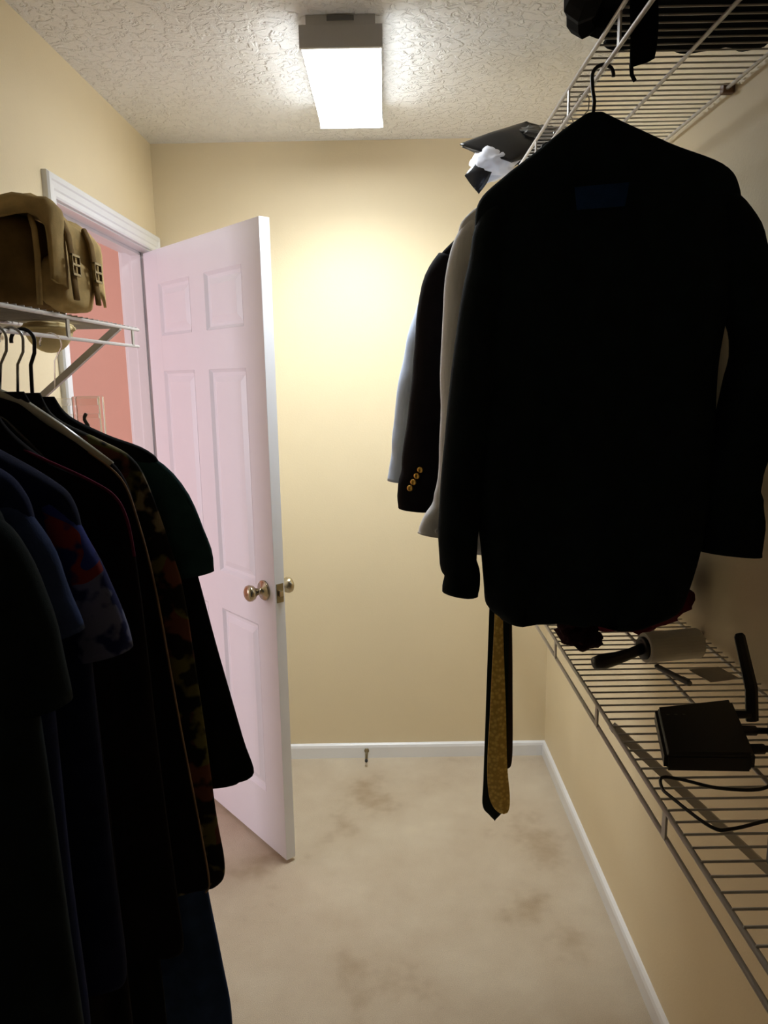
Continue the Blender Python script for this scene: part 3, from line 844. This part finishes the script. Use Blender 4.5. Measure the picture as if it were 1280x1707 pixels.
# blazer with gold cuff buttons
rows = right_rows([(1.975, 0.02, 1, 1), (1.95, 0.07, 1, 1), (1.91, 0.14, 1, 1), (1.86, 0.205, 1, 1), (1.82, 0.228, 1, 1), (1.70, 0.225, 1, 1), (1.5, 0.22, 1, 1), (1.3, 0.212, 1, 1), (1.22, 0.205, 1, 1), (1.20, 0.19, 1, 1)], RX, 0.036)
sl = [(0.150, 1.83, 0.034, 0.030), (0.128, 1.77, 0.046, 0.042), (0.115, 1.65, 0.050, 0.046), (0.102, 1.52, 0.050, 0.046), (0.085, 1.40, 0.047, 0.043), (0.072, 1.34, 0.044, 0.040), (0.066, 1.29, 0.041, 0.038)]
sr = [(0.54, 1.83, 0.034, 0.03), (0.565, 1.77, 0.044, 0.04), (0.58, 1.62, 0.046, 0.042), (0.585, 1.5, 0.044, 0.04), (0.588, 1.36, 0.042, 0.038), (0.59, 1.27, 0.040, 0.036)]
bz = garment('blazer', 'black blazer with four gold cuff buttons', 'blazer', 1.68, rows, [sl, sr], f_blackwarm, None, 24)
for i in range(4):
    bm = bmesh.new(); lathe(bm, [(0, 0.0065), (0.003, 0.0068), (0.005, 0.0045), (0.0055, 0.001)], (0.052+0.0075*i, 1.639-0.001*i, 1.345+0.0135*i), (-0.2, -1, 0.05), 14)
    b_ = attach(new_obj('cuff_button', bm, m_gold, smooth=True), bz); b_['label'] = 'small gold cuff button'
hanger('black plastic hanger holding the black blazer', RX, 1.68, RZ, 0.165, 0.105, m_blackplastic, neck=0.092, hr=0.013)
# pale blue shirt
rows = right_rows([(1.985, 0.02, 1, 1), (1.955, 0.07, 1, 1), (1.91, 0.14, 1, 1), (1.86, 0.20, 1, 1), (1.81, 0.225, 1, 1), (1.70, 0.22, 1, 1), (1.5, 0.21, 1, 1), (1.3, 0.215, 1, 1), (1.22, 0.2, 1, 1)], RX, 0.034)
sl = [(0.155, 1.82, 0.030, 0.028), (0.125, 1.75, 0.042, 0.038), (0.100, 1.66, 0.044, 0.040), (0.078, 1.56, 0.043, 0.038), (0.058, 1.46, 0.040, 0.036), (0.048, 1.38, 0.036, 0.032), (0.041, 1.322, 0.038, 0.032)]
sr = [(0.53, 1.82, 0.030, 0.026), (0.56, 1.74, 0.04, 0.036), (0.58, 1.6, 0.042, 0.036), (0.585, 1.46, 0.04, 0.034), (0.587, 1.32, 0.036, 0.03)]
garment('pale_blue_shirt', 'pale blue long-sleeved shirt hung behind the black blazer', 'shirt', 1.90, rows, [sl, sr], f_lightblue, None, 25)
hanger('grey plastic hanger holding the pale blue shirt', RX, 1.90, RZ, 0.16, 0.100, m_greyplastic, neck=0.084, hookmat=m_steel, hr=0.010, wire=0.0011)

# ties hung long behind the black shirt, from a hanger of their own
TY = 1.395
th = tag(empty('tie_hanger', (RX, TY, RZ)), 'grey hanger carrying the three neckties behind the black shirt', 'hanger')
hk = hanger('tmp', RX-0.03, TY, RZ, 0.15, 0.06, m_greyplastic, neck=0.130, rad=0.0035, xoff=0.03, hookmat=m_steel, hr=0.010, wire=0.0011)
for c in list(hk.children):
    c.parent = th; c.matrix_parent_inverse = Matrix.Translation(-th.location)
bpy.data.objects.remove(hk)
def tie(label, xc, yoff, zbar, outline, mat, seed):
    """outline: (z, x_left, x_right) below the bar, down to a point; blade in front of the bar at the top, then at its own depth"""
    t = tag(empty('necktie', (xc, TY, zbar)), label, 'necktie')
    def depth(z, y_top, y_low):
        f = min(1.0, max(0.0, (1.83-z)/0.16)); f = f*f*(3-2*f)
        return TY+y_top*(1-f)+y_low*f
    bm = bmesh.new()
    rows = []
    for z, a, b in crom([(zbar+0.001, xc-0.012, xc+0.012), (1.83, xc-0.013, xc+0.013)]+outline, 8):
        w = depth(z, -0.0095, yoff)+0.002*math.sin(z*11+seed)*min(1, max(0, (1.85-z)/0.2))
        rows.append([bm.verts.new(c) for c in ((a, w, z), ((a+b)/2, w-0.004, z), (b, w, z), (b, w+0.002, z), ((a+b)/2, w+0.0035, z), (a, w+0.002, z))])
    for i in range(len(rows)-1):
        for k in range(6):
            bm.faces.new((rows[i][k], rows[i][(k+1) % 6], rows[i+1][(k+1) % 6], rows[i+1][k]))
    bm.faces.new(rows[0][::-1]); bm.faces.new(rows[-1])
    attach(new_obj('blade', bm, mat), t)
    bm = bmesh.new()
    prof = [(TY-0.0085, zbar-0.004), (TY-0.006, zbar+0.002), (TY-0.003, zbar+0.0045), (TY+0.001, zbar+0.005), (TY+0.005, zbar+0.003), (TY+0.0065, zbar-0.002)]
    z = 1.84
    while z > 1.33:
        prof.append((depth(z, 0.0070, yoff+0.0105), z)); z -= 0.04
    prev = None
    for yy, zz in prof:
        cur = [bm.verts.new((xc-0.012, yy, zz)), bm.verts.new((xc+0.012, yy, zz))]
        if prev: bm.faces.new((prev[0], prev[1], cur[1], cur[0]))
        prev = cur
    bmesh.ops.recalc_face_normals(bm, faces=bm.faces[:])
    bmesh.ops.solidify(bm, geom=bm.faces[:], thickness=0.0015)
    attach(new_obj('tail', bm, mat), t)
    return t
tie('dark green-black necktie with the lowest pointed tip', 0.195, 0.014, 1.875, [(1.6, 0.196, 0.230), (1.25, 0.198, 0.236), (0.95, 0.191, 0.234), (0.78, 0.187, 0.236), (0.722, 0.186, 0.238), (0.700, 0.200, 0.222), (0.688, 0.2105, 0.2115)], f_greenblack, 1)
tie('gold patterned necktie hanging over the dark green one', 0.235, -0.012, 1.8934, [(1.6, 0.214, 0.232), (1.25, 0.205, 0.222), (1.13, 0.203, 0.219), (0.95, 0.196, 0.226), (0.83, 0.191, 0.230), (0.765, 0.194, 0.236), (0.735, 0.204, 0.236), (0.722, 0.216, 0.232)], f_goldtie, 2)
tie('dark brown necktie with the highest tip beside the gold one', 0.275, 0.042, 1.910, [(1.6, 0.242, 0.274), (1.25, 0.216, 0.246), (1.0, 0.215, 0.248), (0.86, 0.218, 0.250), (0.80, 0.222, 0.248), (0.788, 0.230, 0.240)], f_brown, 3)

# ------------------------------------------------------------------ things on the upper right shelf
SZ = 2.104
pb = tag(empty('plastic_bag', (0.36, 2.13, SZ)), 'crumpled black and white plastic bag overhanging the far end of the high shelf', 'bag')
bm = patch((0.208, 2.10, 2.172), (0.385, 2.16, 2.246), (0.470, 2.12, 2.165), (0.330, 2.06, 2.118), 18, 14, (0.0, -0.012, 0.012), 0.008, 10, 3, 0.004)
f1 = attach(new_obj('black_flap', bm, m_blackgloss, smooth=True), pb); f1['label'] = 'stiff pointed black flap'
bm = patch((0.385, 2.16, 2.246), (0.208, 2.10, 2.172), (0.36, 2.30, 2.16), (0.50, 2.25, 2.235), 18, 14, (0.0, 0.0, 0.012), 0.008, 10, 4, 0.004)
attach(new_obj('black_flap', bm, m_blackgloss, smooth=True), pb)
attach(new_obj('white_pouch', lump((0.291, 2.115, 2.131), (0.058, 0.05, 0.040), 4, 0.14, 1.8), m_whiteplastic, smooth=True), pb)
attach(new_obj('white_fold', patch((0.245, 2.10, 2.068), (0.30, 2.10, 2.120), (0.370, 2.10, 2.138), (0.320, 2.09, 2.096), 12, 10, (0, -0.01, 0.0), 0.010, 16, 6, 0.003), m_whiteplastic, smooth=False), pb)
bm = patch((0.219, 2.10, 2.098), (0.255, 2.09, 2.142), (0.290, 2.085, 2.105), (0.255, 2.10, 2.050), 10, 10, (0, -0.008, 0), 0.008, 18, 7, 0.004)
attach(new_obj('dark_corner', bm, m_blackgloss), pb)
attach(new_obj('stuffed_body', lump((0.47, 2.24, SZ+0.062), (0.085, 0.10, 0.060), 9, 0.35, 1.8, flatbottom=SZ+0.001), m_blackgloss), pb)
attach(new_obj('grey_fold', lump((0.42, 2.13, SZ+0.100), (0.060, 0.030, 0.022), 10, 0.35, 2.0), m_greyplastic), pb)

bg = tag(empty('black_garment', (0.48, 1.05, SZ)), 'folded black garment lying on the high shelf with a sleeve hooked over its edge', 'clothes')
def pile(x0, x1, y0, y1, z0, h, seed):
    bm = bmesh.new(); nx, ny = 26, 40
    top = [[None]*(nx+1) for _ in range(ny+1)]; bot = [[None]*(nx+1) for _ in range(ny+1)]
    for j in range(ny+1):
        for i in range(nx+1):
            u, v = i/nx, j/ny
            x = x0+(x1-x0)*u; y = y0+(y1-y0)*v
            edge = min(u, 1-u, v, 1-v)
            y += 0.06*noise.noise(Vector((x*16, seed, 0)))*v
            hh = h*(min(1, edge*6)**0.6)*(0.75+0.5*noise.fractal(Vector((x*6, y*6, seed)), 0.8, 2, 3))
            top[j][i] = bm.verts.new((x, y, z0+0.006+max(0, hh)))
            bot[j][i] = bm.verts.new((x, y, z0+0.001))
    for j in range(ny):
        for i in range(nx):
            bm.faces.new((top[j][i], top[j][i+1], top[j+1][i+1], top[j+1][i]))
            bm.faces.new((bot[j][i], bot[j+1][i], bot[j+1][i+1], bot[j][i+1]))
    for j in range(ny):
        bm.faces.new((top[j][0], top[j+1][0], bot[j+1][0], bot[j][0])); bm.faces.new((top[j][nx], bot[j][nx], bot[j+1][nx], top[j+1][nx]))
    for i in range(nx):
        bm.faces.new((top[0][i], bot[0][i], bot[0][i+1], top[0][i+1])); bm.faces.new((top[ny][i], top[ny][i+1], bot[ny][i+1], bot[ny][i]))
    return bm
attach(new_obj('folded_body', pile(0.36, 0.626, 0.62, 1.345, SZ, 0.07, 3), f_black, smooth=True), bg)
bm = bmesh.new()
tube(bm, crom([(0.44, 1.05, SZ+0.040), (0.37, 1.11, SZ+0.036), (0.313, 1.165, SZ+0.034), (0.302, 1.22, SZ+0.032), (0.316, 1.292, SZ+0.032), (0.345, 1.308, SZ+0.032), (0.385, 1.29, SZ+0.032), (0.43, 1.27, SZ+0.033)], 3), [0.027+0.004*math.sin(i*2.1) for i in range(22)], 7)
attach(new_obj('sleeve', bm, f_black), bg)
bm = patch((0.357, 1.180, SZ+0.004), (0.393, 1.180, SZ+0.004), (0.391, 1.184, 2.030), (0.359, 1.180, 2.018), 10, 14, (0, -0.004, 0), 0.003, 20, 12, 0.007)
attach(new_obj('hanging_corner', bm, f_black, smooth=True), bg)
bm = bmesh.new(); tube(bm, [(0.362, 1.185, 2.024), (0.364, 1.186, 2.010), (0.369, 1.186, 2.002)], 0.003, 6); attach(new_obj('loose_tape', bm, f_black), bg)
bm = bmesh.new(); tube(bm, crom([(0.46, 1.33, SZ+0.006), (0.50, 1.365, SZ+0.006), (0.54, 1.358, SZ+0.007), (0.565, 1.34, SZ+0.006), (0.60, 1.362, SZ+0.006), (0.62, 1.33, SZ+0.006)], 5), 0.005, 6)
attach(new_obj('drawstring', bm, f_black, smooth=True), bg)

# ------------------------------------------------------------------ things on the lower right shelf
LZ = 1.050
# router
rt = tag(empty('router', (0.45, 1.01, LZ)), 'black router with one upright paddle antenna on the low shelf', 'router')
def slab(corners, z0, z1, bev):
    bm = bmesh.new()
    lo = [bm.verts.new((x, y, z0)) for x, y in corners]; hi = [bm.verts.new((x, y, z1)) for x, y in corners]
    bm.faces.new(lo[::-1]); bm.faces.new(hi)
    for k in range(4): bm.faces.new((lo[k], lo[(k+1) % 4], hi[(k+1) % 4], hi[k]))
    bmesh.ops.bevel(bm, geom=bm.edges[:], offset=bev, segments=3, affect='EDGES')
    return bm
attach(new_obj('case', slab([(0.408, 1.092), (0.538, 1.118), (0.490, 0.938), (0.370, 0.945)][::-1], LZ+0.003, LZ+0.031, 0.006), m_blackplastic, smooth=False), rt)
for x, y in ((0.41, 1.06), (0.51, 1.08), (0.46, 0.96), (0.39, 0.965)):
    bm = bmesh.new(); lathe(bm, [(0, 0.006), (0.004, 0.006)], (x, y, LZ), (0, 0, 1), 10); attach(new_obj('foot', bm, m_blackplastic), rt)
bm = bmesh.new(); tube(bm, [(0.528, 1.085, LZ+0.018), (0.552, 1.085, LZ+0.018)], 0.006, 10); attach(new_obj('antenna_hinge', bm, m_blackplastic, smooth=True), rt)
bm = bmesh.new(); tube(bm, [(0.556, 1.085, LZ+0.008), (0.552, 1.087, LZ+0.06), (0.533, 1.096, LZ+0.140), (0.532, 1.096, LZ+0.144)], [0.010, 0.010, 0.0085, 0.006], 8, flat=(Vector((0, 1, 0)), 0.6)); attach(new_obj('antenna', bm, m_blackplastic), rt)
for k in range(3):
    bm = bmesh.new(); box(bm, 0.415+0.012*k, 0.419+0.012*k, 1.060, 1.063, LZ+0.0305, LZ+0.0315); attach(new_obj('indicator', bm, m_greyplastic), rt)
for p0, p1 in (((0.515, 1.035, LZ+0.017), (0.560, 1.030, LZ+0.018)), ((0.502, 0.985, LZ+0.014), (0.550, 0.985, LZ+0.014))):
    bm = bmesh.new(); tube(bm, [p0, Vector(p0).lerp(Vector(p1), 0.45), Vector(p0).lerp(Vector(p1), 0.5), p1], [0.0075, 0.0075, 0.005, 0.0045], 8); attach(new_obj('cable_plug', bm, m_blackplastic, smooth=True), rt)
ad = tag(empty('power_adapter', (0.585, 1.01, LZ)), 'black power adapter beside the router against the right wall', 'adapter')
bm = bmesh.new(); box(bm, 0.560, 0.615, 0.965, 1.050, LZ+0.001, LZ+0.036, 0.006); attach(new_obj('case', bm, m_blackplastic), ad)
bm = bmesh.new()
for k in range(2): box(bm, 0.615, 0.630, 0.995+0.016*k, 0.998+0.016*k, LZ+0.012, LZ+0.022, 0.0005)
attach(new_obj('prongs', bm, m_steel), ad)
bm = bmesh.new()
tube(bm, crom([(0.595, 0.962, LZ+0.004), (0.540, 0.972, LZ+0.004), (0.490, 0.905, LZ+0.003), (0.43, 0.903, LZ+0.003), (0.385, 0.925, LZ+0.004), (0.362, 0.930, LZ+0.004), (0.353, 0.905, LZ+0.004), (0.356, 0.885, LZ+0.004), (0.380, 0.820, LZ+0.003), (0.405, 0.815, LZ+0.003), (0.46, 0.832, LZ+0.003), (0.55, 0.85, LZ+0.003), (0.63, 0.83, LZ+0.003)], 8), 0.0022, 6)
tag(new_obj('power_cable', bm, m_blackplastic, smooth=True), 'thin black cable looping over the wires of the low shelf', 'cable')
# second black box at the edge of the shelf
md = tag(empty('modem', (0.46, 0.70, LZ)), 'black upright box on the low shelf beyond the cable', 'modem')
attach(new_obj('case', slab([(0.412, 0.755), (0.50, 0.770), (0.49, 0.665), (0.398, 0.668)][::-1], LZ+0.001, LZ+0.05, 0.005), m_blackplastic), md)
bm = bmesh.new(); box(bm, 0.43, 0.47, 0.690, 0.74, LZ+0.0495, LZ+0.0515, 0.0008); attach(new_obj('top_vent', bm, m_greyplastic), md)
# lint roller
lr = tag(empty('lint_roller', (0.49, 1.335, LZ)), 'lint roller with a white sticky roll and a black handle', 'lint roller')
a = Vector((0.478, 1.345, LZ+0.0295)); b = Vector((0.590, 1.368, LZ+0.0295)); ax = (b-a).normalized()
bm = bmesh.new(); lathe(bm, [(0.002, 0.020), (0.0, 0.021), (0.0, 0.0275), (0.002, 0.0285), (0.108, 0.0285), (0.110, 0.0275), (0.110, 0.020), (0.108, 0.020)], a, ax, 28)
r_ = attach(new_obj('sticky_roll', bm, simple('lint_paper', srgb(214, 208, 196), 0.6, var=0.04)), lr); r_['label'] = 'white sticky paper roll'
bm = bmesh.new(); lathe(bm, [(-0.006, 0.012), (-0.006, 0.021), (0.0, 0.0215), (0.003, 0.0195), (0.006, 0.012)], a, ax, 24); attach(new_obj('end_hub', bm, m_blackplastic, smooth=True), lr)
bm = bmesh.new()
tube(bm, [a-ax*0.004, a-ax*0.03+Vector((0, -0.004, -0.007)), a-ax*0.06+Vector((0, -0.010, -0.011)), a-ax*0.088+Vector((0, -0.014, -0.013)), a-ax*0.106+Vector((0, -0.015, -0.014))], [0.010, 0.010, 0.012, 0.0145, 0.011], 12)
attach(new_obj('handle', bm, m_blackplastic, smooth=True), lr)
# maroon cloth heap
bm = lump((0.525, 1.565, LZ+0.070), (0.105, 0.10, 0.078), 14, 0.32, 1.8, 4, LZ+0.0005)
tag(new_obj('crumpled_cloth', bm, f_maroon, smooth=True), 'crumpled dark maroon cloth heaped on the low shelf behind the lint roller', 'cloth')
bm = lump((0.382, 1.445, LZ+0.026), (0.042, 0.055, 0.028), 18, 0.30, 1.8, 4, LZ+0.0005)
tag(new_obj('bunched_cloth', bm, f_darkmaroon, smooth=True), 'small bunched dark maroon cloth by the front rail of the low shelf', 'cloth')
# grey pen
pn = tag(empty('pen', (0.50, 1.29, LZ)), 'thin grey stick lying between the lint roller and the router', 'pen')
a = Vector((0.489, 1.317, LZ+0.0055)); b = Vector((0.520, 1.233, LZ+0.0055))
bm = bmesh.new(); tube(bm, [a, a.lerp(b, 0.06), a.lerp(b, 0.96), b], [0.002, 0.0052, 0.0052, 0.0045], 10); attach(new_obj('barrel', bm, m_greyplastic, smooth=True), pn)
bm = bmesh.new(); c = a.lerp(b, 0.8); e = a.lerp(b, 0.98); up = Vector((0, 0, 0.006)); tube(bm, [c+up, e+up, e+up*0.5], 0.0012, 6); attach(new_obj('pocket_clip', bm, m_greyplastic), pn)
# paper slip
bm = patch((0.545, 1.300, LZ+0.002), (0.605, 1.318, LZ+0.002), (0.618, 1.262, LZ+0.002), (0.560, 1.245, LZ+0.002), 8, 8, (0, 0, 0.004), 0.002, 20, 5, 0.0006)
tag(new_obj('paper_slip', bm, simple('grey_paper', srgb(196, 186, 170), 0.8)), 'small greyish paper slip on the low shelf near the antenna', 'paper')
